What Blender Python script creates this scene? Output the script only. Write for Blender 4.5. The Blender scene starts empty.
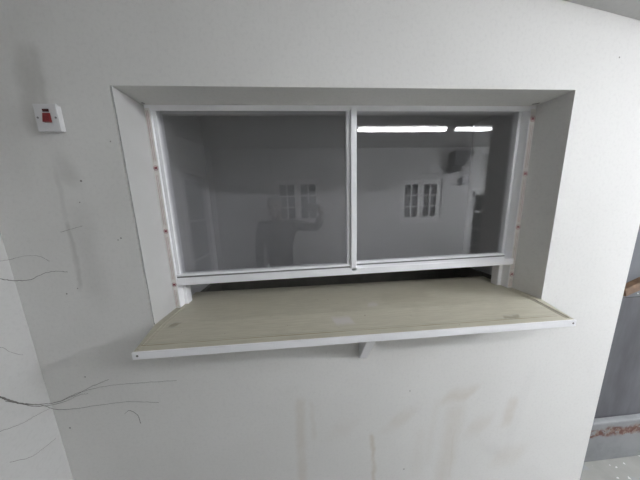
import bpy, bmesh, math, random
from mathutils import Vector, Matrix
random.seed(7)
H = 1.68                      # eye height of the photographer above the floor
SC = bpy.context.scene
COL = SC.collection
R = math.radians

# ------------------------------------------------------------------ node helpers
class NT:
    def __init__(self, name):
        self.m = bpy.data.materials.new(name); self.m.use_nodes = True
        self.t = self.m.node_tree; self.t.nodes.clear()
        self.out = self.new('ShaderNodeOutputMaterial')
    def new(self, k, **kw):
        n = self.t.nodes.new(k)
        for a, b in kw.items(): setattr(n, a, b)
        return n
    def link(self, a, b): self.t.links.new(a, b)
    def put(self, sock, v):
        if hasattr(v, 'is_linked') or hasattr(v, 'links'): self.link(v, sock)
        else: sock.default_value = v
    def math(self, op, a, b=0.0, c=0.0, clamp=False):
        n = self.new('ShaderNodeMath', operation=op); n.use_clamp = clamp
        self.put(n.inputs[0], a); self.put(n.inputs[1], b); self.put(n.inputs[2], c)
        return n.outputs[0]
    def step(self, v, a, b, lo=0.0, hi=1.0):
        n = self.new('ShaderNodeMapRange', interpolation_type='SMOOTHSTEP')
        self.put(n.inputs[0], v)
        for i, q in enumerate((a, b, lo, hi)): self.put(n.inputs[i + 1], q)
        return n.outputs[0]
    def coords(self):
        c = self.new('ShaderNodeTexCoord'); s = self.new('ShaderNodeSeparateXYZ')
        self.link(c.outputs['Object'], s.inputs[0])
        return c.outputs['Object'], s.outputs
    def noise(self, vec, scale, detail=4.0, rough=.55, stretch=None):
        if stretch:
            mp = self.new('ShaderNodeMapping'); mp.inputs['Scale'].default_value = stretch
            self.link(vec, mp.inputs[0]); vec = mp.outputs[0]
        n = self.new('ShaderNodeTexNoise'); n.inputs['Scale'].default_value = scale
        n.inputs['Detail'].default_value = detail; n.inputs['Roughness'].default_value = rough
        self.link(vec, n.inputs['Vector']); return n.outputs['Fac']
    def mix(self, fac, a, b):
        n = self.new('ShaderNodeMix', data_type='RGBA')
        self.put(n.inputs[0], fac)
        for s, v in ((n.inputs[6], a), (n.inputs[7], b)):
            if isinstance(v, (tuple, list)): s.default_value = (*v[:3], 1)
            else: self.link(v, s)
        return n.outputs[2]
    def bsdf(self, color, rough=.6, metal=0.0, bump=None, bstr=.2, bdist=.002, spec=.5):
        b = self.new('ShaderNodeBsdfPrincipled')
        if isinstance(color, (tuple, list)): b.inputs['Base Color'].default_value = (*color[:3], 1)
        else: self.link(color, b.inputs['Base Color'])
        self.put(b.inputs['Roughness'], rough); b.inputs['Metallic'].default_value = metal
        b.inputs['Specular IOR Level'].default_value = spec
        if bump is not None:
            n = self.new('ShaderNodeBump'); n.inputs['Strength'].default_value = bstr
            n.inputs['Distance'].default_value = bdist
            self.link(bump, n.inputs['Height']); self.link(n.outputs[0], b.inputs['Normal'])
        self.link(b.outputs[0], self.out.inputs[0]); return b
    # soft-edged patch on the XZ plane (object space): slanted by `shear`
    def patch(self, s, cx, cz, hw, hh, shear=0.0, soft=.02, ha='X', hb='Z', wob=None, wamp=0.0, sz=None):
        dz = self.math('SUBTRACT', s[hb], cz)
        dx = self.math('SUBTRACT', self.math('SUBTRACT', s[ha], cx), self.math('MULTIPLY', dz, shear))
        if wob is not None:
            w = self.math('MULTIPLY', self.math('SUBTRACT', wob, .5), wamp)
            dx = self.math('ADD', dx, w); dz = self.math('ADD', dz, w)
        a = self.step(self.math('ABSOLUTE', dx), hw + soft, max(hw - soft, 0.0))
        q = sz if sz is not None else soft * 2
        b = self.step(self.math('ABSOLUTE', dz), hh + q, max(hh - q, 0.0))
        return self.math('MULTIPLY', a, b)

def simple(name, color, rough=.6, metal=0.0, var=.06, scale=12.0, bstr=.1, spec=.5):
    n = NT(name); v, s = n.coords()
    f = n.noise(v, scale)
    dark = tuple(c * (1 - var * 2) for c in color)
    n.bsdf(n.mix(n.step(f, .3, .7), dark, color), rough, metal, f, bstr, .001, spec)
    return n.m

# ------------------------------------------------------------------ materials
def wall_paint(name, base, smears=(), browns=(), specks=(), holes=()):
    n = NT(name); v, s = n.coords()
    big = n.noise(v, 1.3, 5); fine = n.noise(v, 160, 2); mid = n.noise(v, 9, 6, .65)
    wob = n.noise(v, 14, 4)
    grit = n.noise(v, 75, 3, .6)
    col = n.mix(n.step(big, .35, .7), base, tuple(c * f for c, f in zip(base, (.95, .95, .945))))
    col = n.mix(n.math('MULTIPLY', n.step(mid, .55, .8), .10), col, (.52, .51, .49))
    col = n.mix(n.math('MULTIPLY', n.step(grit, .45, .75), .14), col, tuple(c*.6 for c in base))
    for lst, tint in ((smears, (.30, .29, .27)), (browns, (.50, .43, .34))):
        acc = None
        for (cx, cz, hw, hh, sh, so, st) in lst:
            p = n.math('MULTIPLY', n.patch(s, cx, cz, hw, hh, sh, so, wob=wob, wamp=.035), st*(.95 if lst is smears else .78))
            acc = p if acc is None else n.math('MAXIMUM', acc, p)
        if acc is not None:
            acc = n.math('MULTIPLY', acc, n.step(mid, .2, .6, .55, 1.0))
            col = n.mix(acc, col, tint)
    acc = None
    for (cx, cz, r) in specks:
        d = n.math('SQRT', n.math('ADD', n.math('POWER', n.math('SUBTRACT', s['X'], cx), 2.0),
                                  n.math('POWER', n.math('SUBTRACT', s['Z'], cz), 2.0)))
        p = n.step(d, r * 1.0, r * .5)
        acc = p if acc is None else n.math('MAXIMUM', acc, p)
    for (hx, hy, hz, hr) in holes:
        d = n.new('ShaderNodeVectorMath', operation='DISTANCE'); n.link(v, d.inputs[0]); d.inputs[1].default_value = (hx, hy, hz)
        p = n.step(n.math('ADD', d.outputs['Value'], n.math('MULTIPLY', n.math('SUBTRACT', wob, .5), hr*1.6)), hr*1.2, hr*.7)
        acc = p if acc is None else n.math('MAXIMUM', acc, p)
    if acc is not None: col = n.mix(n.math('MULTIPLY', acc, .75), col, (.08, .075, .07))
    hgt = n.math('ADD', n.math('MULTIPLY', fine, .35), mid)
    n.bsdf(col, .7, 0, hgt, .14, .0015, .3)
    return n.m

SMEARS_AND_SHADE = [ # x, z(relative to eye), half width, half height, slant, softness, strength
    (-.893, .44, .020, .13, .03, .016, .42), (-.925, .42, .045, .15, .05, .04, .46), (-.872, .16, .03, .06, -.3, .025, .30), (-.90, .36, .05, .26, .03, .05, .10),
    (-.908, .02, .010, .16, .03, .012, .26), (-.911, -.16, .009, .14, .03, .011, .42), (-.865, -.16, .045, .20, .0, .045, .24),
    (-1.02, .42, .12, .30, .2, .10, .20), (-.98, .0, .13, .26, -.2, .10, .08), (-.89, .15, .018, .045, -.3, .02, .25), (-.93, .1, .05, .25, .02, .05, .10), (-1.0, -.05, .08, .25, .0, .08, .06),  # first two: broad left grime, also painted in for the dimmer light there
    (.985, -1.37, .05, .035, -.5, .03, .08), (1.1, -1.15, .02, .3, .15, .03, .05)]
BROWNS = [
    (-.068, -1.18, .022, .26, .03, .016, .38), (-.005, -1.05, .008, .11, -.05, .012, .22),
    (.305, -1.33, .010, .16, -.06, .010, .62), (.75, -.985, .075, .032, .8, .022, .46), (.725, -1.30, .045, .26, .08, .035, .30),
    (.742, -1.36, .010, .17, .02, .010, .40), (.44, -1.10, .05, .05, .9, .025, .28), (.88, -1.19, .055, .05, .6, .025, .26),
    (1.05, -1.12, .030, .085, .12, .018, .40), (1.08, -1.42, .09, .05, .5, .035, .22), (.14, -1.12, .06, .04, .6, .03, .14),
    (.55, -1.33, .03, .16, .05, .03, .14), (.62, -1.2, .015, .2, .1, .02, .12)]
SPECKS = [(-.829, .118, .005), (-.608, .217, .004), (-.729, -.102, .004), (-.741, -.109, .003), (.488, -.931, .004),
          (.477, -1.423, .005), (-.986, -.704, .004), (-1.102, -.957, .005), (-.70, .255, .003), (-.85, .04, .003),
          (-.975, -.32, .004), (-.93, -.30, .003), (1.30, .56, .004), (.07, -.68, .002)]
def lift(l): return [(a, b + H, *c) for (a, b, *c) in l]
M_wall = wall_paint('painted plaster', (.74, .733, .714), lift(SMEARS_AND_SHADE), lift(BROWNS), lift(SPECKS), [(1.106, .962, .4433+H, .008), (1.094, .966, .4433+H, .006), (-.655, .972, .4435+H, .005)])
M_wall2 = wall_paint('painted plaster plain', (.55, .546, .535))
M_room = wall_paint('painted masonry of room', (.49, .488, .482))
M_inner = wall_paint('dull grey distemper', (.66, .66, .665))
M_rail_strip = simple('grey rail strip', (.20, .20, .195), .7, 0, .05, 30, .05)
M_shade_panel = simple('dark brown dado paint', (.17, .162, .14), .6, 0, .1, 8, .1)
M_ceil = wall_paint('ceiling paint', (.62, .62, .612))
M_upvc = simple('white frame plastic', (.90, .90, .915), .35, 0, .02, 8, .03)
M_trim = simple('white lining board', (.54, .536, .526), .55, 0, .03, 6, .05)
M_switch = simple('white switch plastic', (.68, .68, .685), .3, 0, .03, 30, .02)
M_red = simple('red rocker plastic', (.24, .010, .012), .35, 0, .1, 30, .02)
M_neon = simple('dark red neon cover', (.075, .012, .012), .25, 0, .1, 30, .02)
M_screw = simple('dull screw metal', (.22, .22, .22), .4, .8, .1, 60, .05)
M_film = simple('cream protective film', (.82, .80, .765), .4, 0, .05, 30, .1)
M_print = simple('red film print', (.38, .05, .09), .5, 0, .2, 60, .02)
M_dirt = simple('dusty thread', (.22, .21, .195), .9, 0, .2, 40, .1)
M_metal = simple('white enamel', (.75, .75, .75), .4, 0, .03, 10, .03)
M_dark = simple('dark grey fitting', (.035, .035, .037), .6, 0, .1, 12, .05)
M_winframe = simple('weathered white window paint', (.74, .74, .73), .5, 0, .05, 15, .05)
M_door = simple('pale grey door paint', (.45, .45, .45), .5, 0, .06, 10, .05)
M_cloth = simple('charcoal jacket cloth', (.035, .036, .04), .9, 0, .2, 60, .3)
M_trouser = simple('dark trouser cloth', (.03, .032, .045), .9, 0, .2, 60, .3)
M_shoe = simple('black shoe leather', (.02, .02, .02), .5, 0, .2, 40, .1)
M_skin = simple('skin', (.17, .10, .07), .5, 0, .06, 40, .05)
M_hair = simple('dark hair', (.02, .016, .013), .7, 0, .3, 80, .4)
M_eye = simple('eye white', (.7, .68, .65), .2, 0, .02, 40, .0)
M_phone = simple('dark phone shell', (.05, .05, .055), .3, 0, .05, 20, .0)
M_lens = simple('black lens glass', (.005, .005, .006), .08, 0, .0, 20, .0)
M_pipe = simple('grey conduit', (.16, .16, .16), .5, 0, .1, 20, .05)
M_brownwood = simple('brown stained wood', (.22, .13, .075), .7, 0, .2, 30, .2)

def mat_shelf():
    n = NT('beige laminate'); v, s = n.coords()
    g = n.noise(v, 10, 6, .6, (1.0, 14.0, 1.0)); m = n.noise(v, 5, 6, .7); fine = n.noise(v, 90, 3)
    col = n.mix(n.step(g, .35, .68), (.46, .435, .348), (.515, .49, .397))
    col = n.mix(n.math('MULTIPLY', n.step(m, .5, .75), .35), col, (.35, .325, .262))
    wob = n.noise(v, 30, 3)
    # two pale wiped patches, worn line near the front edge, a stain
    pale = n.math('MAXIMUM', n.math('MULTIPLY', n.patch(s, .142, .785, .040, .022, -.4, .008, hb='Y', wob=wob, wamp=.02), .85),
                  n.math('MULTIPLY', n.patch(s, .308, .893, .022, .016, .2, .010, hb='Y', wob=wob, wamp=.02), .7))
    col = n.mix(pale, col, (.57, .54, .525))
    line = n.math('MULTIPLY', n.patch(s, .2, .7235, .86, .0016, 0, .0012, hb='Y', sz=.0012), n.step(m, .3, .6, .25, .7))
    line2 = n.math('MULTIPLY', n.patch(s, .2, .7315, .86, .0012, 0, .0012, hb='Y', sz=.0012), n.step(g, .3, .6, .1, .45))
    col = n.mix(n.math('MAXIMUM', line, line2), col, (.22, .17, .08))
    ring = n.math('MULTIPLY', n.patch(s, .50, .96, .13, .045, .3, .03, hb='Y', wob=wob, wamp=.04), .22)
    st = n.math('MAXIMUM', n.math('MULTIPLY', n.patch(s, .86, .735, .035, .006, .5, .006, hb='Y', wob=wob, wamp=.03), .6), ring)
    st = n.math('MAXIMUM', st, n.math('MULTIPLY', n.patch(s, -.575, .83, .016, .012, .5, .006, hb='Y', wob=wob, wamp=.03), .6))
    sp = n.step(n.noise(v, 55, 2, .5), .73, .78)
    st = n.math('MAXIMUM', st, n.math('MULTIPLY', sp, .6))
    col = n.mix(st, col, (.20, .17, .12))
    n.bsdf(col, .42, 0, fine, .05, .0008, .4); return n.m
M_shelf = mat_shelf()

def mat_grey_wall():
    n = NT('grey painted boarding'); v, s = n.coords()
    m = n.noise(v, 3, 6, .65); st = n.noise(v, 6, 5, .6, (1, 1, .25)); fl = n.noise(v, 42, 2, .5)
    upper = n.step(s['Z'], H - .568, H - .562)
    lo = n.mix(n.step(st, .3, .7), (.068, .068, .075), (.116, .116, .128))
    up = n.mix(n.step(st, .3, .7), (.10, .107, .118), (.147, .153, .167))
    col = n.mix(upper, lo, up)
    col = n.mix(n.math('MULTIPLY', n.step(fl, .70, .74), upper), col, (.7, .7, .7))
    jo = n.patch(s, 2.5, H - .566, 2.0, .0022, 0, .001, sz=.001)
    col = n.mix(jo, col, (.02, .02, .02))
    n.bsdf(col, .65, 0, m, .2, .003, .4); return n.m
M_grey = mat_grey_wall()

def mat_plinth():
    n = NT('grey painted plinth'); v, s = n.coords()
    m = n.noise(v, 4, 6, .65); e = n.noise(v, 11, 5, .65); fl = n.noise(v, 24, 4)
    col = n.mix(n.step(m, .3, .7), (.175, .178, .187), (.235, .24, .245))
    band = n.patch(s, 2.4, H - 1.452, 2.2, .028, 0, .01, wob=e, wamp=.10, sz=.014)
    chip = n.math('MULTIPLY', band, n.step(fl, .36, .46))
    red = n.mix(n.step(n.noise(v, 30, 3), .45, .6), (.115, .05, .038), (.20, .15, .125))
    col = n.mix(chip, col, red)
    n.bsdf(col, .75, 0, n.math('SUBTRACT', m, chip), .4, .004, .3); return n.m
M_plinth = mat_plinth()

def mat_floor():
    n = NT('worn concrete'); v, s = n.coords()
    m = n.noise(v, 2.2, 7, .65); f = n.noise(v, 60, 3); pt = n.noise(v, 7, 5, .6)
    col = n.mix(n.step(m, .3, .7), (.21, .206, .195), (.27, .266, .25))
    col = n.mix(n.math('MULTIPLY', n.step(pt, .58, .66), .6), col, (.24, .25, .27))
    col = n.mix(n.math('MULTIPLY', n.step(n.noise(v, 22, 2), .68, .71), .7), col, (.62, .62, .6))
    n.bsdf(col, .8, 0, n.math('ADD', f, m), .2, .003, .3); return n.m
M_floor = mat_floor()

def mat_glass(name, tint=(.955, .955, .96), dust=.005):
    n = NT(name); v, s = n.coords()
    g = n.new('ShaderNodeNewGeometry')
    d = n.new('ShaderNodeVectorMath', operation='DOT_PRODUCT')
    n.link(g.outputs['Normal'], d.inputs[0]); n.link(g.outputs['Incoming'], d.inputs[1])
    c = n.math('ABSOLUTE', d.outputs['Value'])
    fr = n.math('ADD', n.math('MULTIPLY', n.math('POWER', n.math('SUBTRACT', 1.0, c, clamp=True), 5.0), .96), .037)
    tr = n.new('ShaderNodeBsdfTransparent'); tr.inputs[0].default_value = (*tint, 1)
    gl = n.new('ShaderNodeBsdfGlossy'); gl.inputs['Roughness'].default_value = 0.0
    gl.inputs[0].default_value = (1, 1, 1, 1)
    mx = n.new('ShaderNodeMixShader'); n.link(fr, mx.inputs[0]); n.link(tr.outputs[0], mx.inputs[1]); n.link(gl.outputs[0], mx.inputs[2])
    df = n.new('ShaderNodeBsdfDiffuse'); df.inputs[0].default_value = (.7, .7, .7, 1)
    sm = n.step(n.noise(v, 5, 6, .7, (1, 1, .5)), .35, .75, dust * .4, dust * 1.8)
    m2 = n.new('ShaderNodeMixShader'); n.link(sm, m2.inputs[0]); n.link(mx.outputs[0], m2.inputs[1]); n.link(df.outputs[0], m2.inputs[2])
    n.link(m2.outputs[0], n.out.inputs[0]); return n.m
M_glass = mat_glass('hatch glass')
M_glass2 = mat_glass('room window glass', (.6, .62, .62), .01)

def mat_tube(name, power, col):
    n = NT(name)
    e = n.new('ShaderNodeEmission'); e.inputs[0].default_value = (*col, 1); e.inputs[1].default_value = power
    n.link(e.outputs[0], n.out.inputs[0]); return n.m
M_tube = mat_tube('lit fluorescent tube', 8.8, (.955, .972, 1.0))
M_tube2 = mat_tube('second lit fluorescent tube', 4.2, (.94, .965, 1.0))
M_fill = mat_tube('added fill light diffuser', 9.6, (.925, .955, 1.0))  # glow of the added fill lights

# ------------------------------------------------------------------ mesh helpers (coordinates: eye at origin, z lifted by H)
class MB:
    def __init__(self): self.bm = bmesh.new()
    def box(self, x0, x1, y0, y1, z0, z1, mi=0):
        vs = [self.bm.verts.new((x, y, z)) for x in (x0, x1) for y in (y0, y1) for z in (z0, z1)]
        for q in ((0,1,3,2),(4,6,7,5),(0,4,5,1),(2,3,7,6),(0,2,6,4),(1,5,7,3)):
            f = self.bm.faces.new([vs[i] for i in q]); f.material_index = mi
        return vs
    def prism(self, pts, axis, a, b, mi=0):     # polygon extruded along an axis (pts are the two other coords in order)
        def P(p, t):
            q = list(p); q.insert('xyz'.index(axis), t); return q
        A = [self.bm.verts.new(P(p, a)) for p in pts]; B = [self.bm.verts.new(P(p, b)) for p in pts]
        n = len(pts)
        for f in [self.bm.faces.new(A), self.bm.faces.new(B[::-1])] + [self.bm.faces.new((A[i], B[i], B[(i+1)%n], A[(i+1)%n])) for i in range(n)]:
            f.material_index = mi
    def cyl(self, p, q, r, n=16, r2=None, mi=0):
        p, q = Vector(p), Vector(q); d = (q - p).normalized()
        u = d.orthogonal().normalized(); w = d.cross(u); r2 = r if r2 is None else r2
        A = [self.bm.verts.new(p + (u*math.cos(t) + w*math.sin(t))*r) for t in [2*math.pi*i/n for i in range(n)]]
        B = [self.bm.verts.new(q + (u*math.cos(t) + w*math.sin(t))*r2) for t in [2*math.pi*i/n for i in range(n)]]
        fs = [self.bm.faces.new(A[::-1]), self.bm.faces.new(B)]
        for i in range(n):
            f = self.bm.faces.new((A[i], A[(i+1)%n], B[(i+1)%n], B[i])); f.smooth = True; fs.append(f)
        for f in fs: f.material_index = mi
    def path(self, pts, rad, n=6):
        pts = [Vector(p) for p in pts]; rings = []
        for i, p in enumerate(pts):
            d = (pts[min(i+1, len(pts)-1)] - pts[max(i-1, 0)]).normalized()
            u = d.cross(Vector((0, 1, .3))).normalized(); w = d.cross(u)
            r = rad(i/(len(pts)-1)) if callable(rad) else rad
            rings.append([self.bm.verts.new(p + (u*math.cos(t)+w*math.sin(t))*r) for t in [2*math.pi*k/n for k in range(n)]])
        for a, b in zip(rings, rings[1:]):
            for k in range(n):
                f = self.bm.faces.new((a[k], a[(k+1)%n], b[(k+1)%n], b[k])); f.smooth = True
        self.bm.faces.new(rings[0][::-1]); self.bm.faces.new(rings[-1])
    def ball(self, c, r, seg=16, sx=(1,1,1)):
        g = bmesh.ops.create_uvsphere(self.bm, u_segments=seg, v_segments=seg//2+2, radius=r)
        for v in g['verts']: v.co = Vector(c) + Vector((v.co.x*sx[0], v.co.y*sx[1], v.co.z*sx[2]))
        for v in g['verts']:
            for f in v.link_faces: f.smooth = True
    def build(self, name, mats, parent=None, bevel=0.0, seg=2):
        bmesh.ops.recalc_face_normals(self.bm, faces=self.bm.faces)
        for v in self.bm.verts: v.co.z += H
        me = bpy.data.meshes.new(name); self.bm.to_mesh(me); self.bm.free()
        for m in (mats if isinstance(mats, (list, tuple)) else [mats]): me.materials.append(m)
        o = bpy.data.objects.new(name, me); COL.objects.link(o)
        if parent is not None:
            o.parent = parent; o.matrix_parent_inverse = Matrix.Translation(-parent.location)
        if bevel:
            b = o.modifiers.new('bevel', 'BEVEL'); b.width = bevel; b.segments = seg; b.limit_method = 'ANGLE'
        return o

def tag(o, label=None, cat=None, group=None, kind=None):
    for k, v in (('label', label), ('category', cat), ('group', group), ('kind', kind)):
        if v: o[k] = v
    return o
def thing(name, loc, label, cat, group=None, kind=None):
    o = bpy.data.objects.new(name, None); COL.objects.link(o)
    o.location = (loc[0], loc[1], loc[2] + H); o.empty_display_size = .1
    return tag(o, label, cat, group, kind)

def slab(mb, axis, a, b, us, zs, holes):
    """wall slab between a and b along axis, cells (us x zs) filled except holes [(u0,u1,z0,z1)]"""
    us = sorted(set(us + [h[0] for h in holes] + [h[1] for h in holes])); zs = sorted(set(zs + [h[2] for h in holes] + [h[3] for h in holes]))
    def solid(i, j):
        if i < 0 or j < 0 or i >= len(us)-1 or j >= len(zs)-1: return False
        u, z = (us[i]+us[i+1])/2, (zs[j]+zs[j+1])/2
        return not any(h[0] < u < h[1] and h[2] < z < h[3] for h in holes)
    V = {}
    def v(i, j, t):
        if (i, j, t) not in V:
            c = (us[i], t, zs[j]) if axis == 'y' else (t, us[i], zs[j]); V[(i, j, t)] = mb.bm.verts.new(c)
        return V[(i, j, t)]
    for i in range(len(us)-1):
        for j in range(len(zs)-1):
            if not solid(i, j): continue
            for t in (a, b): mb.bm.faces.new((v(i,j,t), v(i+1,j,t), v(i+1,j+1,t), v(i,j+1,t)))
            for di, dj, e in ((-1,0,((i,j),(i,j+1))), (1,0,((i+1,j),(i+1,j+1))), (0,-1,((i,j),(i+1,j))), (0,1,((i,j+1),(i+1,j+1)))):
                if not solid(i+di, j+dj):
                    (p, q), (r, s) = e
                    mb.bm.faces.new((v(p,q,a), v(r,s,a), v(r,s,b), v(p,q,b)))

# ------------------------------------------------------------------ room shell
X0, X1, Z0, Z1 = -.661, 1.1285, -.479, .4395       # hatch opening on the wall face
YW, YB = .84, 1.10                                   # wall face, wall back
XE = 1.575                                           # right-hand end of the white wall
XL, XR, YR = -1.9, 5.0, -2.55                         # left, right and rear walls of the room
FZ = -H

m = MB(); slab(m, 'y', YW, YB, [XL, XE], [FZ, .80], [(X0-.008, X1, Z0-.024, Z1)])
for v in m.bm.verts:                                 # the plaster soffit rises a little towards the frame
    if abs(v.co.y - YB) < 1e-6 and abs(v.co.z - Z1) < 1e-6: v.co.z += .008
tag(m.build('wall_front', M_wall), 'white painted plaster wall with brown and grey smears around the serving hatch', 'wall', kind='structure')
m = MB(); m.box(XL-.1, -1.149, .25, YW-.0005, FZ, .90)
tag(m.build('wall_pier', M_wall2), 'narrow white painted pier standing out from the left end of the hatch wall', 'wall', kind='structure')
m = MB(); m.box(XE, XR, .95, 1.10, FZ, .80)
tag(m.build('wall_right_recess', M_grey), 'dark grey painted wall seen past the end of the white wall', 'wall', kind='structure')
m = MB(); m.box(XE+.0005, XR-.0005, .916, .9495, FZ, -1.380)
tag(m.build('baseboard_right', M_plinth, bevel=.008), 'grey painted plinth with chipped paint showing red brick under the grey wall', 'plinth', kind='structure')
m = MB(); m.box(XL-.1, XR+.1, YR-.1, 2.0, FZ-.1, FZ)
tag(m.build('floor', M_floor), 'worn grey concrete floor with pale flecks', 'floor', kind='structure')
m = MB(); m.box(XL-.1, XL, YR, YW, FZ, 1.4)
tag(m.build('wall_left', M_room), 'off-white side wall with a glazed door, seen in the left glass reflection', 'wall', kind='structure')
m = MB(); m.box(XR, XR+.1, YR, 1.10, FZ, 1.4)
tag(m.build('wall_right', M_room), 'off-white end wall at the far right of the room, outside the view', 'wall', kind='structure')

WIN = [(-.654, .35, -.37, .585), (2.22, 3.20, -.43, .53)]
DOOR = (3.88, 4.57, FZ, .31)
m = MB(); slab(m, 'y', YR-.22, YR, [XL-.1, XR+.1], [FZ, 1.4], [(a, b, c, d) for a, b, c, d in WIN] + [DOOR])
tag(m.build('wall_back', M_room), 'off-white far wall with two casement windows, mirrored in the hatch glass', 'wall', kind='structure')

def zc(x, y):
    t = YW - y
    z = .756 + (.84*(1 - math.exp(-t/4.2)) if t > 0 else 0)
    if x > .9:
        fade = 1.0 if t < 0 else math.exp(-(t/.5)**2)
        z -= .175*(math.sqrt((min(x, 2.2)-.88)**2 + .01) - .1)*fade
    return z
bm = bmesh.new(); NX, NY = 138, 90
g = [[bm.verts.new((XL-.1 + (XR-XL+.2)*i/NX, YR-.1 + (2.1-YR)*j/NY, 0)) for j in range(NY+1)] for i in range(NX+1)]
for row in g:
    for v in row: v.co.z = zc(v.co.x, v.co.y)
top = [[bm.verts.new((v.co.x, v.co.y, v.co.z + .06)) for v in row] for row in g]
for i in range(NX):
    for j in range(NY):
        f = bm.faces.new((g[i][j], g[i][j+1], g[i+1][j+1], g[i+1][j])); f.smooth = True
        bm.faces.new((top[i][j], top[i+1][j], top[i+1][j+1], top[i][j+1]))
for a, b in [((0, j), (0, j+1)) for j in range(NY)] + [((NX, j), (NX, j+1)) for j in range(NY)] + [((i, 0), (i+1, 0)) for i in range(NX)] + [((i, NY), (i+1, NY)) for i in range(NX)]:
    bm.faces.new((g[a[0]][a[1]], g[b[0]][b[1]], top[b[0]][b[1]], top[a[0]][a[1]]))
m = MB(); m.bm.free(); m.bm = bm
tag(m.build('ceiling', M_ceil), 'uneven grey-white ceiling curving down over the top right corner', 'ceiling', kind='structure')

# the small dark room behind the hatch
m = MB(); m.box(-.9, 1.6, 1.80, 1.88, FZ, .80)
tag(m.build('wall_inner_back', M_inner), 'dark back wall of the unlit room behind the hatch glass', 'wall', kind='structure')
m = MB(); m.box(-.90, -.80, YB, 1.80, FZ, .80)
tag(m.build('wall_inner_left', M_inner), 'dark left side wall of the unlit room behind the hatch glass', 'wall', kind='structure')
m = MB(); m.box(1.5, 1.6, YB, 1.80, FZ, .80)
tag(m.build('wall_inner_right', M_inner), 'dark right side wall of the unlit room behind the hatch glass', 'wall', kind='structure')

m = MB(); m.box(-.7995, 1.4995, 1.77, 1.7995, FZ, -.60)  # dark panelling added so the gap under the transom reads as deep shade
m.box(-.7995, -.772, YB+.002, 1.7695, FZ, -.60); m.box(1.472, 1.4995, YB+.002, 1.7695, FZ, -.60)
tag(m.build('trim_added_dark', M_shade_panel), 'dark panel added low on the walls of the unlit room to darken the gap', 'shade_panel', kind='structure')

# ------------------------------------------------------------------ hatch opening: lining, frame, glass
m = MB(); m.box(X0-.0045, X0, YW-.0005, .982, Z0, Z1-.001)
tag(m.build('trim_1', M_trim), 'smooth white board lining the left side of the hatch opening', 'lining', kind='structure')

W = thing('window_1', (.23, 1.0, Z0), 'wide white framed hatch window of two panes with film still on its frame', 'window', kind='structure')
YF = .982
YP = 1.021
def lean(m):                                         # the rails under the panes run slightly uphill to the right
    for v in m.bm.verts:
        if v.co.z < -.29: v.co.z += .0055 + .0105*(v.co.x + .62)
def jamb(x0, x1, post0, post1, film0, film1, marks, side):
    m = MB(); m.box(x0, x1, YF, 1.062, Z0, Z1+.003)
    m.box(post0, post1, YP, 1.062, Z0, -.3345)
    j = m.build('jamb', M_upvc, W, .0015)
    m = MB(); a, b = film0, film1
    # slightly wrinkled strip of film with printed rings and rules
    n = 40; zs = [Z0+.004 + (Z1-.011-Z0-.004)*i/n for i in range(n+1)]
    L = [m.bm.verts.new((a, YF-.0012-.0007*random.random(), z)) for z in zs]; Rr = [m.bm.verts.new((b, YF-.0012-.0007*random.random(), z)) for z in zs]
    for i in range(n): m.bm.faces.new((L[i], Rr[i], Rr[i+1], L[i+1]))
    yp = YF - .0026; c = (a+b)/2
    def quad(p, q, w):
        p, q = Vector(p), Vector(q); d = (q-p).normalized(); s = Vector((d.z, 0, -d.x))*w/2
        f = m.bm.faces.new([m.bm.verts.new(t) for t in (p-s, p+s, q+s, q-s)]); f.material_index = 1
    for k, zm in enumerate(marks):
        rr = min(.0125, (b-a)*.49); N = 20
        for i in range(N):
            t0, t1 = 2*math.pi*i/N, 2*math.pi*(i+1)/N
            quad((c+rr*math.cos(t0), yp, zm+rr*math.sin(t0)), (c+rr*math.cos(t1), yp, zm+rr*math.sin(t1)), .0013)
        h = rr*.55
        for dx in (-.45, 0, .45): quad((c+dx*rr, yp, zm-h), (c+dx*rr*.8, yp, zm+h), .0034)
        quad((c-.5*rr, yp, zm+h*.1), (c+.5*rr, yp, zm+h*.1), .0016)
        for dx in (-.16, .16):
            z1 = zm - .028; z2 = (marks[k+1] + .028) if k+1 < len(marks) else Z0+.012
            if z1 - z2 > .02: quad((c+dx*(b-a), yp, z1), (c+dx*(b-a), yp, z2), .0009)
    if marks[0] < Z1 - .09:
        for dx in (-.16, .16): quad((c+dx*(b-a), yp, Z1-.02), (c+dx*(b-a), yp, marks[0]+.03), .0009)
    f = m.build('protective_film', [M_film, M_print], j); f['label'] = 'cream film strip printed with small red rings and lines'
jamb(X0, -.638, -.640, -.6235, X0+.001, -.6395, [.186, -.095, -.357], -1)
jamb(1.100, X1, 1.0787, 1.101, 1.1015, X1-.001, [.385, .13, -.14, -.40], 1)
m = MB(); m.prism([(YF+.001, Z1+.0035), (YF+.001, .4190), (1.030, .4382), (1.062, .4382), (1.062, Z1+.0035)], 'x', X0+.0005, X1-.0005)
m.build('head_rail', M_upvc, W, .0012)
m = MB(); m.box(-.633, 1.108, .974, .9785, -.366, -.332); m.box(-.633, 1.108, .9785, 1.062, -.366, -.346); lean(m); m.build('transom', M_upvc, W, .002)
m = MB(); m.box(.222, .2495, .974, 1.062, -.332, .4270); m.build('mullion', M_upvc, W, .002)
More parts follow.
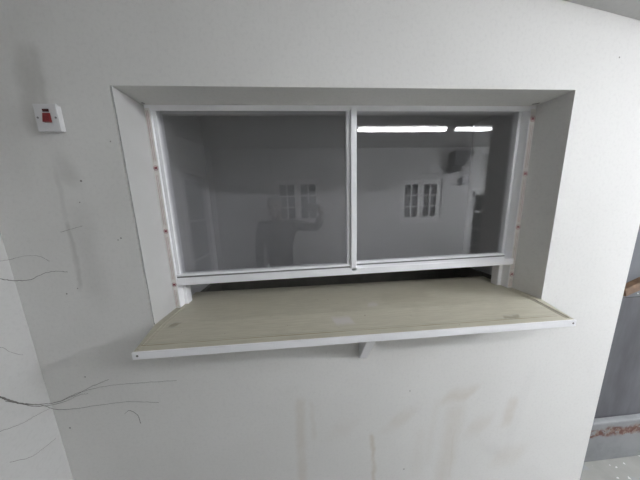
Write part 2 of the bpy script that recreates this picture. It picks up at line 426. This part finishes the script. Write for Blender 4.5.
def sash(x0, x1, wl, wr, y0, yg):
    m = MB(); z0, z1 = -.3455, .4415
    y1 = yg + .024
    m.box(x0, x0+wl, y0, y1, z0, z1); m.box(x1-wr, x1, y0, y1, z0, z1)
    m.box(x0, x1, y0-.006, y1, z0, -.3135); m.box(x0, x1, y0+.012, y1, .4384, z1)
    lean(m); s = m.build('sash', M_upvc, W, .0015)
    m = MB(); m.box(x0+.004, x1-.004, y0-.0068, y0-.0058, -.3305, -.3235); lean(m); g = m.build('rail_strip', M_rail_strip, s)  # thin dark strip across the front of the bottom rail
    for q in (yg, yg+.014):                            # sealed double glazing
        m = MB(); m.box(x0+wl-.004, x1-wr+.004, q, q+.004, -.325, .4400); lean(m); m.build('glass_pane', M_glass, s)
sash(-.6375, .2215, .0155, .017, .990, .998)
sash(.250, 1.0995, .006, .0145, 1.021, 1.027)

# ------------------------------------------------------------------ shelf on the hatch
S = thing('serving_shelf', (.23, .84, Z0), 'beige laminate serving shelf with white front edge jutting out below the hatch window', 'shelf')
def tilt(y): return 0.0 if y >= YW else -.136*(YW-y)
def shelf_board():
    m = MB(); yf = .697
    ys = [yf, .72, .75, .78, .81, YW, .90, 1.0, 1.09, 1.17]
    rows = []
    for y in ys:
        k = min(max((YW-y)/(YW-.694), 0), 1)
        xl = -.6605 + (.0225)*k if y < .842 else -.6605
        xr = 1.128 - .0253*k if y < .842 else 1.128
        z = Z0 + tilt(y)
        rows.append([m.bm.verts.new((x, y, zz)) for x, zz in ((xl, z), (xr, z), (xr, z-.022), (xl, z-.022))])
    for a, b in zip(rows, rows[1:]):
        for i in range(4): m.bm.faces.new((a[i], a[(i+1)%4], b[(i+1)%4], b[i]))
    m.bm.faces.new(rows[0]); m.bm.faces.new(rows[-1][::-1])
    return m.build('board', M_shelf, S)
shelf_board()
# loose lipping strips lying along both ends of the board
for s_, x_in, x_out in ((-1, -.612, -.632), (1, 1.078, 1.097)):
    m = MB()
    for (u0, u1, h) in ((x_in, x_in - s_*.002 if s_ < 0 else x_in + .002, .0016), (x_out, x_out + (.006 if s_ < 0 else -.006), .0028)):
        a, b = min(u0, u1), max(u0, u1)
        y0, y1 = .705, .978
        vs = []
        for y in (y0, YW, y1):
            z = Z0 + tilt(y)
            vs.append([m.bm.verts.new((x + (0 if y < YW+.001 else 0), y, zz)) for x, zz in ((a, z-.001), (b, z-.001), (b, z+h), (a, z+h))])
        for p, q in zip(vs, vs[1:]):
            for i in range(4): m.bm.faces.new((p[i], p[(i+1)%4], q[(i+1)%4], q[i]))
        m.bm.faces.new(vs[0]); m.bm.faces.new(vs[-1][::-1])
    m.build('end_bead', M_shelf, S)
zf = Z0 + tilt(.694)
m = MB(); m.box(-.640, 1.104, .690, .697, zf-.027, zf+.0015)
E_ = m.build('front_edge', M_upvc, S, .0015); E_['label'] = 'white front edge strip'
for x in (-.622, 1.090):
    m = MB(); m.cyl((x, .6895, zf-.0125), (x, .692, zf-.0125), .0042, 14); m.build('screw', M_screw, E_)
m = MB(); m.prism([(YW-.0005, -.71), (YW-.0005, -.503), (.705, -.519), (.705, -.528), (.825, -.71)], 'x', .225, .262)
m.build('bracket', M_upvc, S, .001)
random.seed(3)

# ------------------------------------------------------------------ cooker switch
K = thing('cooker_switch', (-.879, YW, .285), 'white square wall switch with red rocker left of the hatch', 'switch')
kx0, kx1, kz0, kz1, ky = -.913, -.839, .284, .3725, .822
m = MB(); m.box(kx0+.002, kx1-.002, ky+.006, YW-.0003, kz0+.002, kz1-.002); m.build('back_box', M_switch, K, .002)
m = MB(); m.box(kx0, kx1, ky, ky+.007, kz0, kz1); m.build('faceplate', M_switch, K, .0022, 3)
kc = (kx0+kx1)/2
m = MB(); m.box(kc-.009, kc+.0115, ky-.0012, ky+.001, kz1-.026, kz1-.0165); m.build('neon_indicator', M_neon, K, .0008)
m = MB()
m.prism([(ky-.0075, kz0+.0285), (ky+.001, kz0+.0285), (ky+.001, kz0+.059), (ky-.0022, kz0+.059)], 'x', kc-.0095, kc+.0135)
m.build('rocker', M_red, K, .001)
for dx in (-.0285, .0285):
    m = MB(); m.cyl((kc+dx, ky-.0008, kz0+.044), (kc+dx, ky+.002, kz0+.044), .0032, 14)
    m.box(kc+dx-.0025, kc+dx+.0025, ky-.0011, ky-.0007, kz0+.0436, kz0+.0444); m.build('screw', M_screw, K)

# ------------------------------------------------------------------ dusty cobweb threads at the left corner
def smooth(pts, n=10):
    P = [Vector(p) for p in pts]; P = [2*P[0]-P[1]] + P + [2*P[-1]-P[-2]]; out = []
    for i in range(1, len(P)-2):
        for k in range(n):
            t = k/n; a, b, c, d = P[i-1], P[i], P[i+1], P[i+2]
            q = .5*((2*b) + (c-a)*t + (2*a-5*b+4*c-d)*t*t + (3*b-a-3*c+d)*t**3)
            q.x = max(q.x, -1.1482); q.y = min(q.y, .8392)
            j = .0012
            out.append(q + Vector((random.uniform(0, j), -random.uniform(0, j), random.uniform(-j, j))))
    out.append(P[-2]); return out
def cobweb(strands, label):
    m = MB()
    for pts, r0, r1 in strands: m.path(smooth(pts), lambda t, r0=r0*.6, r1=r1*.8: r0*(1-t)*(.45+.55*math.sin(math.pi*min(t*1.4+.25, 1))) + r1*t + .00012)
    tag(m.build('cobweb', M_dirt), label, 'cobweb', 'dusty cobweb threads on the left wall')
A=[(-1.149,.66,-.55),(-1.149,.721,-.659),(-1.149,.749,-.712),(-1.149,.79,-.77),(-1.132,.838,-.816),(-1.045,.838,-.789),(-.967,.838,-.752),(-.892,.838,-.724)]
A2=[(-1.111,.838,-.813),(-1.018,.838,-.775),(-.893,.838,-.755),(-.747,.838,-.754),(-.61,.838,-.757)]
A3=[(-1.149,.808,-.791),(-1.112,.838,-.855),(-.937,.838,-.848),(-.826,.838,-.845),(-.704,.838,-.864)]
A4=[(-1.149,.73,-.685),(-1.149,.80,-.79),(-1.10,.838,-.818),(-1.03,.838,-.79),(-.99,.838,-.785)]
B=[(-1.149,.63,-.74),(-1.149,.697,-.779),(-1.149,.744,-.808),(-1.149,.786,-.821),(-1.149,.833,-.837)]
C=[(-1.149,.695,-.917),(-1.149,.742,-.965),(-1.149,.777,-.977),(-1.149,.824,-.985)]
D=[(-1.149,.77,-.155),(-1.149,.818,-.168),(-1.137,.838,-.167),(-1.088,.838,-.157),(-1.036,.838,-.16),(-1.005,.838,-.182)]
E2=[(-1.149,.805,-.234),(-1.149,.833,-.251),(-1.094,.838,-.253),(-1.034,.838,-.229),(-.986,.838,-.223),(-.95,.838,-.229)]
F=[(-1.149,.70,-.44),(-1.149,.756,-.481),(-1.149,.775,-.516),(-1.149,.804,-.553)]
G=[(-.94,.838,-.07),(-.899,.838,-.059),(-.857,.838,-.049)]
Hh=[(-.858,.838,-.905),(-.834,.838,-.892),(-.805,.838,-.922),(-.799,.838,-.967)]
cobweb([(A,.0050,.0007),(A4,.0020,.0004),(A2,.0010,.0005),(A3,.0012,.0005),(B,.0012,.0005),(C,.0011,.0005)], 'longest tangle of dark cobweb threads, low on the wall left of the shelf')
cobweb([(D,.0009,.0004)], 'thin upper cobweb thread crossing the left wall corner')
cobweb([(E2,.0023,.0008)], 'wavy cobweb thread below the thin upper one on the left wall corner')
cobweb([(F,.0009,.0004)], 'short cobweb thread hanging alone on the left pier face')
cobweb([(G,.0009,.0005)], 'short faint cobweb thread crossing the grey vertical smear')
cobweb([(Hh,.0008,.0008)], 'tiny hooked cobweb thread below the left end of the shelf')

# ------------------------------------------------------------------ fluorescent lights (reflected in the right pane), plus fill lights added out of view
def batten(x0, x1, label, mt, yc=-.65):
    zt = zc((x0+x1)/2, yc)
    T = thing('fluorescent_light', ((x0+x1)/2, yc, zt), label, 'light', 'ceiling fluorescent lights')
    m = MB(); m.prism([(yc-.028, zt+.01), (yc+.028, zt+.01), (yc+.022, zt-.034), (yc-.022, zt-.034)], 'x', x0-.015, x1+.015)
    m.build('housing', M_metal, T, .002)
    for x, s in ((x0, -1), (x1, 1)):
        m = MB(); a, b = (x-.006, x+.012) if s < 0 else (x-.012, x+.006)
        m.box(a, b, yc-.012, yc+.012, zt-.082, zt-.033); m.build('lamp_holder', M_metal, T, .002)
    m = MB(); m.cyl((x0+.01, yc, zt-.066), (x1-.01, yc, zt-.068), .019, 20); m.build('tube', mt, T)
batten(.70, 1.885, 'lit ceiling tube seen longest in the right pane, beside the mullion', M_tube)
def added_fill(x0, x1, yc, label):  # wide fill light added out of view to brighten the hatch wall
    xc = (x0+x1)/2; zt = min(zc(x, yc) for x in (x0, x1)) - .004
    T = thing('fill_light', (xc, yc, zt), label, 'light')
    m = MB(); m.box(x0, x1, yc-.24, yc+.24, zt-.02, zt+.012); m.build('housing', M_metal, T, .003)
    m = MB(); m.prism([(yc-.22, zt-.0205), (yc+.22, zt-.0205), (yc+.20, zt-.12), (yc-.20, zt-.12)], 'x', x0+.02, x1-.02)
    m.build('diffuser', M_fill, T, .01)
added_fill(3.8, 4.9, -.85, 'added unseen fill light nearer the far wall, at the right end of the room')
added_fill(3.8, 4.9, -.2, 'added unseen fill light nearer the hatch wall, at the right end of the room')
batten(2.0, 3.185, 'lit ceiling tube seen shorter in the right pane, towards the right frame', M_tube2)

# ------------------------------------------------------------------ far wall: windows, door, fittings
for i, (a, b, c, d) in enumerate(WIN):
    w = thing('window_%d' % (i+2), ((a+b)/2, YR-.1, c), ['white casement window reflected behind the photographer in the left pane', 'white casement window reflected in the right pane'][i], 'window', kind='structure')
    f = .045; y0, y1 = YR-.10, YR-.03
    m = MB(); m.box(a, a+f, y0, y1, c, d); m.box(b-f, b, y0, y1, c, d); m.box(a, b, y0, y1, c, c+f); m.box(a, b, y0, y1, d-f, d)
    m.build('window_frame', M_winframe, w, .003)
    m = MB(); m.box(a-.04, b+.04, YR-.09, YR+.035, c-.03, c-.0005); m.build('window_sill', M_winframe, w, .003)
    mid = (a+b)/2
    for (p, q) in ((a+f, mid-.012), (mid+.012, b-f)):
        s = .058; m = MB(); yy0, yy1 = y0+.01, y1+.008
        m.box(p, p+s, yy0, yy1, c+f, d-f); m.box(q-s, q, yy0, yy1, c+f, d-f)
        m.box(p, q, yy0, yy1, c+f, c+f+s); m.box(p, q, yy0, yy1, d-f-s, d-f)
        xm = (p+q)/2; m.box(xm-.015, xm+.015, yy0+.01, yy1, c+f, d-f)
        for k in (1, 2):
            zz = c+f+s + (d-c-2*f-2*s)*k/3; m.box(p, q, yy0+.01, yy1, zz-.015, zz+.015)
        sa = m.build('casement', M_winframe, w, .002)
        m = MB(); m.box(p+s*.6, q-s*.6, yy0+.022, yy0+.026, c+f+s*.6, d-f-s*.6); m.build('glass_pane', M_glass2, sa)
    m = MB(); m.box(mid-.013, mid+.013, y0+.005, y1, c+f, d-f); m.build('centre_post', M_winframe, w)

def glazed_door(name, axis, base, u0, u1, top, label, panes, sgn):
    w = thing(name, ((u0+u1)/2 if axis == 'y' else base, base if axis == 'y' else (u0+u1)/2, FZ), label, 'door', kind='structure')
    def bx(m, a, b, d0, d1, z0, z1):
        d0, d1 = sorted((base + sgn*d0, base + sgn*d1))
        if axis == 'y': m.box(a, b, d0, d1, z0, z1)
        else: m.box(d0, d1, a, b, z0, z1)
    m = MB(); bx(m, u0, u0+.06, -.08, .012, FZ, top); bx(m, u1-.06, u1, -.08, .012, FZ, top); bx(m, u0, u1, -.08, .012, top-.06, top)
    m.build('door_frame', M_winframe, w, .003)
    m = MB(); a, b = u0+.064, u1-.064; z1 = top-.064; z0 = FZ+.006; st = .11
    bx(m, a, a+st, -.05, -.01, z0, z1); bx(m, b-st, b, -.05, -.01, z0, z1); bx(m, a, b, -.05, -.01, z0, z0+.2); bx(m, a, b, -.05, -.01, z1-.1, z1)
    for k in range(1, panes):
        zz = z0+.2 + (z1-.1-z0-.2)*k/panes; bx(m, a, b, -.045, -.015, zz-.02, zz+.02)
    lf = m.build('door_leaf', M_door, w, .003)
    m = MB(); bx(m, a+st-.01, b-st+.01, -.032, -.028, z0+.19, z1-.09); m.build('glass_pane', M_glass2, lf)
    m = MB(); bx(m, a+.03, a+.06, -.01, .002, -.62, -.48); bx(m, a+.035, a+.05, .002, .045, -.545, -.53); bx(m, a+.035, a+.14, .034, .048, -.545, -.53)
    m.build('door_handle', M_screw, lf, .002)
glazed_door('door_1', 'y', YR, DOOR[0], DOOR[1], DOOR[3], 'pale grey glazed door reflected near the right edge of the right pane', 4, 1)
m = MB(); m.box(3.8, 4.65, YR-.26, YR-.22, FZ, .4); tag(m.build('wall_outside', M_dark), 'dark wall outside behind the far glazed door', 'wall', kind='structure')
glazed_door('door_2', 'x', XL + .081, -2.05, -1.15, .62, 'tall glazed door on the left side wall, faint in the left pane', 3, 1)

def hung(mb, name, mat, label, cat, **k): return tag(mb.build(name, mat, **k), label, cat)
Q = thing('wall_speaker', (3.45, YR, .69), 'dark wedge-shaped speaker high on the far wall, mirrored in the right pane', 'speaker')
m = MB(); m.prism([(3.29, 1.10), (3.73, 1.10), (3.52, .78), (3.29, .78)], 'y', YR+.03, YR+.24); m.build('cabinet', M_dark, Q, .008)
m = MB(); m.box(3.27, 3.50, YR+.002, YR+.18, .68, .785); m.build('bracket', M_dark, Q, .004)
L_ = thing('wall_lamp', (3.66, YR, .46), 'small white globe lamp on the far wall, mirrored in the right pane', 'lamp')
m = MB(); m.ball((3.66, YR+.12, .52), .06, 20, (1, 1, 1.35)); m.build('lamp_shade', M_upvc, L_)
m = MB(); m.cyl((3.66, YR+.001, .40), (3.66, YR+.02, .40), .04, 20); m.cyl((3.66, YR+.015, .40), (3.66, YR+.12, .40), .009, 10); m.cyl((3.66, YR+.12, .395), (3.66, YR+.12, .455), .014, 12); m.build('lamp_bracket', M_pipe, L_)
m = MB(); m.path([(2.62, YR+.015, .665), (3.2, YR+.015, .655), (3.84, YR+.015, .65), (3.86, YR+.015, .33)], .009, 8)
hung(m, 'conduit', M_pipe, 'thin grey pipe over the far wall from above the window to the door', 'pipe')
m = MB(); m.path([(-.70, YR+.012, 1.20), (-.70, YR+.012, .9), (-.69, YR+.012, .62)], .010, 8)
hung(m, 'conduit', M_pipe, 'thin dark pipe dropping down the far wall to the window behind the photographer', 'pipe')
m = MB(); m.prism([(1.73, -.50), (2.05, -.36), (2.05, -.42), (1.745, -.545)], 'y', .92, .9505)
hung(m, 'wooden_batten', M_brownwood, 'short brown wooden batten fixed to the dark grey wall at right edge', 'batten', bevel=.003)

# ------------------------------------------------------------------ the photographer, reflected in the left pane
def skin_bm(chains, sub=2):
    """chains: list of [(x,y,z,r) ...]; every chain after the first starts at an existing joint when the first tuple matches it"""
    me = bpy.data.meshes.new('tmp'); vs, es, rs, idx = [], [], [], {}
    for ch in chains:
        prev = None
        for (x, y, z, *r) in ch:
            k = (round(x, 4), round(y, 4), round(z, 4))
            if k not in idx:
                idx[k] = len(vs); vs.append((x, y, z)); rs.append(r if len(r) == 2 else (r[0], r[0]))
            if prev is not None: es.append((prev, idx[k]))
            prev = idx[k]
    me.from_pydata(vs, es, []); o = bpy.data.objects.new('tmp', me); COL.objects.link(o)
    o.modifiers.new('s', 'SKIN')
    for i, sv in enumerate(me.skin_vertices[0].data): sv.radius = rs[i]; sv.use_root = (i == 0)
    s = o.modifiers.new('d', 'SUBSURF'); s.levels = sub; s.render_levels = sub
    return bake(o)
def bake(o):
    dg = bpy.context.evaluated_depsgraph_get(); ev = o.evaluated_get(dg)
    bm = bmesh.new(); me2 = bpy.data.meshes.new_from_object(ev); bm.from_mesh(me2)
    me = o.data; bpy.data.objects.remove(o); bpy.data.meshes.remove(me); bpy.data.meshes.remove(me2)
    return bm
def fuse(bms, voxel):
    me = bpy.data.meshes.new('tmp'); al = bmesh.new()
    for b in bms:
        t = bpy.data.meshes.new('t'); b.to_mesh(t); al.from_mesh(t); b.free(); bpy.data.meshes.remove(t)
    al.to_mesh(me); al.free(); o = bpy.data.objects.new('tmp', me); COL.objects.link(o)
    r = o.modifiers.new('r', 'REMESH'); r.mode = 'VOXEL'; r.voxel_size = voxel; r.use_smooth_shade = True
    s = o.modifiers.new('m', 'SMOOTH'); s.factor = .5; s.iterations = 3
    b = bake(o)
    for f in b.faces: f.smooth = True
    return b
def ell(c, r, rot=None):
    b = bmesh.new(); bmesh.ops.create_uvsphere(b, u_segments=24, v_segments=16, radius=1)
    for v in b.verts:
        p = Vector((v.co.x*r[0], v.co.y*r[1], v.co.z*r[2]))
        if rot: p = rot @ p
        v.co = Vector(c) + p
    return b
def raw(bm, name, mat, parent):
    m = MB(); m.bm.free(); m.bm = bm; return m.build(name, mat, parent)

PX, PY = -.32, -.34
pel = (PX, PY, -.68); che = (PX, PY, -.30)
hd = Vector((-.335, PY+.07, .0))
# arm joints
shR, elR, wrR = (-.135, PY, -.205), (.125, -.235, -.235), (.163, -.062, -.092)
shL, elL, wrL = (-.505, PY, -.205), (-.555, PY-.02, -.48), (-.545, PY+.07, -.735)
hipL, knL, anL = (PX-.09, PY, -.78), (PX-.11, PY+.02, -1.13), (PX-.12, PY-.03, -1.50)
hipR, knR, anR = (PX+.09, PY, -.78), (PX+.12, PY+.02, -1.13), (PX+.14, PY-.03, -1.50)
J = lambda p, *r: (*p, *r)
body = skin_bm([
    [J(pel, .135, .10), (PX, PY, -.50, .12, .09), J(che, .145, .10), (PX, PY+.01, -.17, .085, .065), (PX-.005, PY+.03, -.10, .052, .052), (PX-.01, PY+.05, -.03, .055, .055)],
    [J(che, .15, .10), J(shR, .052), J(elR, .040), J(wrR, .027)],
    [J(che, .15, .10), J(shL, .052), J(elL, .040), J(wrL, .027)],
    [J(pel, .15, .10), J(hipL, .085), J(knL, .055), J(anL, .038), (anL[0]-.01, anL[1]+.12, FZ+.035, .034)],
    [J(pel, .15, .10), J(hipR, .085), J(knR, .055), J(anR, .038), (anR[0]+.01, anR[1]+.12, FZ+.035, .034)]])
face = [ell(hd+Vector((0, -.015, .03)), (.076, .095, .088)), ell(hd+Vector((0, .012, -.045)), (.060, .070, .070)),
        ell(hd+Vector((0, .062, -.082)), (.026, .022, .022)), ell(hd+Vector((0, .086, -.012)), (.011, .014, .026)), ell(hd+Vector((0, .094, -.024)), (.015, .013, .011)),
        ell(hd+Vector((0, .078, -.055)), (.026, .012, .006)), ell(hd+Vector((0, .077, -.064)), (.022, .012, .006)),
        ell(hd+Vector((-.03, .074, .024)), (.024, .010, .007)), ell(hd+Vector((.03, .074, .024)), (.024, .010, .007)),
        ell(hd+Vector((-.078, -.01, -.012)), (.010, .018, .032)), ell(hd+Vector((.078, -.01, -.012)), (.010, .018, .032))]
# right hand: wraps the right end of the phone; fingers on the wall side, thumb on the screen side
hand = [skin_bm([[(*wrR, .026, .022), (.160, -.040, -.062, .030, .020), (.160, -.022, -.030, .030, .018)]], 2)]
for k, (z, l) in enumerate(((.012, .9), (-.010, 1.0), (-.031, .95), (-.051, .78))):
    hand.append(skin_bm([[(.160, -.026, -.035+.25*(z+.02), .0105), (.159, -.006, z, .0098), (.151, .007, z+.001, .0090), (.151-.020*l, .0085, z+.002, .0084), (.151-.036*l, .006, z+.003, .0074)]], 1))
hand.append(skin_bm([[(.162, -.042, -.055, .014), (.155, -.040, -.025, .012), (.138, -.029, -.008, .0105), (.118, -.0235, .0, .009)]], 1))
# left hand hangs relaxed beside the thigh
lx, ly, lz = wrL
hand.append(skin_bm([[(lx, ly, lz, .026, .020), (lx+.004, ly+.012, lz-.045, .016, .036), (lx+.008, ly+.020, lz-.085, .014, .038)]], 2))
for k, (dy, l) in enumerate(((.030, .92), (.010, 1.0), (-.010, .94), (-.028, .75))):
    hand.append(skin_bm([[(lx+.006, ly+.014+dy*.8, lz-.07, .010), (lx+.010, ly+.022+dy, lz-.105, .0095), (lx+.022, ly+.026+dy, lz-.105-.034*l, .0086), (lx+.040, ly+.024+dy, lz-.105-.055*l, .0075)]], 1))
hand.append(skin_bm([[(lx+.006, ly+.025, lz-.03, .013), (lx+.018, ly+.052, lz-.055, .011), (lx+.026, ly+.062, lz-.085, .0095), (lx+.032, ly+.060, lz-.105, .0085)]], 1))
PR = thing('person', (PX, PY, FZ), 'person in dark clothes mirrored in the left pane, holding up a phone', 'person')
raw(fuse([body] + face + hand, .0045), 'body', M_skin, PR)
for sx in (-1, 1):
    m = MB(); m.ball(hd+Vector((sx*.030, .0595, .006)), .0122, 16); e = m.build('eye', M_eye, PR)
    m = MB(); m.ball(hd+Vector((sx*.030, .0690, .006)), .0056, 12, (1, .75, 1)); m.build('iris', M_lens, e)
hair = fuse([ell(hd+Vector((0, -.030, .048)), (.084, .098, .086)), ell(hd+Vector((0, -.062, -.005)), (.070, .055, .070)), ell(hd+Vector((.0, .038, .098)), (.055, .035, .022))], .006)
raw(hair, 'hair', M_hair, PR)
jk = skin_bm([
    [(PX, PY, -.76, .175, .128), (PX, PY, -.60, .165, .122), (PX, PY, -.46, .155, .118), J(che, .168, .122), (PX, PY+.008, -.175, .10, .085), (PX-.003, PY+.018, -.125, .068, .066)],
    [J(che, .168, .122), J(shR, .072), (shR[0]*.5+elR[0]*.5, shR[1]*.5+elR[1]*.5, shR[2]*.5+elR[2]*.5-.004, .060), J(elR, .054), (wrR[0]*.85+elR[0]*.15, wrR[1]*.85+elR[1]*.15, wrR[2]*.85+elR[2]*.15, .038)],
    [J(che, .168, .122), J(shL, .072), J(elL, .056), (wrL[0]*.9+elL[0]*.1, wrL[1]*.9+elL[1]*.1, wrL[2]*.9+elL[2]*.1, .040)]])
raw(fuse([jk], .008), 'jacket', M_cloth, PR)
tr = skin_bm([
    [(PX, PY, -.70, .150, .115), (PX, PY, -.62, .145, .11)],
    [(PX, PY, -.70, .150, .115), J(hipL, .102), J(knL, .074), (anL[0], anL[1], -1.515, .058)],
    [(PX, PY, -.70, .150, .115), J(hipR, .102), J(knR, .074), (anR[0], anR[1], -1.515, .058)]])
raw(fuse([tr], .008), 'trousers', M_trouser, PR)
for a, s in ((anL, -1), (anR, 1)):
    b = skin_bm([[(a[0], a[1]-.055, FZ+.048, .040, .044), (a[0]+s*.004, a[1]+.03, FZ+.050, .044, .046), (a[0]+s*.01, a[1]+.12, FZ+.036, .046, .033), (a[0]+s*.014, a[1]+.19, FZ+.030, .038, .026)]], 2)
    raw(fuse([b], .006), 'shoe', M_shoe, PR)
PH = thing('phone', (.06, -.012, -.055), 'dark phone held sideways in the photographer\'s raised hand', 'phone')
m = MB(); m.box(-.018, .146, -.016, -.008, -.055, .022); m.build('shell', M_phone, PH, .003, 3)
m = MB(); m.box(-.013, .024, -.0085, -.0065, -.030, .017); cb = m.build('camera_bump', M_phone, PH, .001)
for x, z in ((0, .002), (0, -.018), (.016, -.008)):
    m = MB(); m.cyl((x, -.0068, z), (x, -.0058, z), .0065, 20); m.build('lens', M_lens, cb)
m = MB(); m.box(-.015, .143, -.0164, -.0158, -.052, .019); m.build('screen', M_lens, PH)

# ------------------------------------------------------------------ camera, world, view
cam = bpy.data.cameras.new('camera'); co = bpy.data.objects.new('camera', cam); COL.objects.link(co)
Mx = ((.99692, .06685, .04101), (-.07271, .98376, .16412), (-.02937, -.16659, .98559))
rt, fw, up = [Vector((Mx[0][i], Mx[1][i], Mx[2][i])) for i in range(3)]
rot = Matrix((rt, up, -fw)).transposed()
co.matrix_world = Matrix.Translation((0, 0, H)) @ rot.to_4x4()
cam.sensor_width = 36; cam.lens = 201.52/640*36; cam.clip_start = .002; cam.clip_end = 50
SC.camera = co
w = bpy.data.worlds.new('night'); SC.world = w; w.use_nodes = True
w.node_tree.nodes['Background'].inputs[0].default_value = (.02, .022, .028, 1); w.node_tree.nodes['Background'].inputs[1].default_value = .5
vs = SC.view_settings; vs.view_transform = 'Standard'; vs.look = 'None'; vs.gamma = 1.0; vs.use_curve_mapping = False; vs.exposure = 2.82
SC.cycles.use_denoising = True; SC.cycles.sample_clamp_indirect = 40; SC.cycles.max_bounces = 10; SC.cycles.diffuse_bounces = 6; SC.cycles.transparent_max_bounces = 12
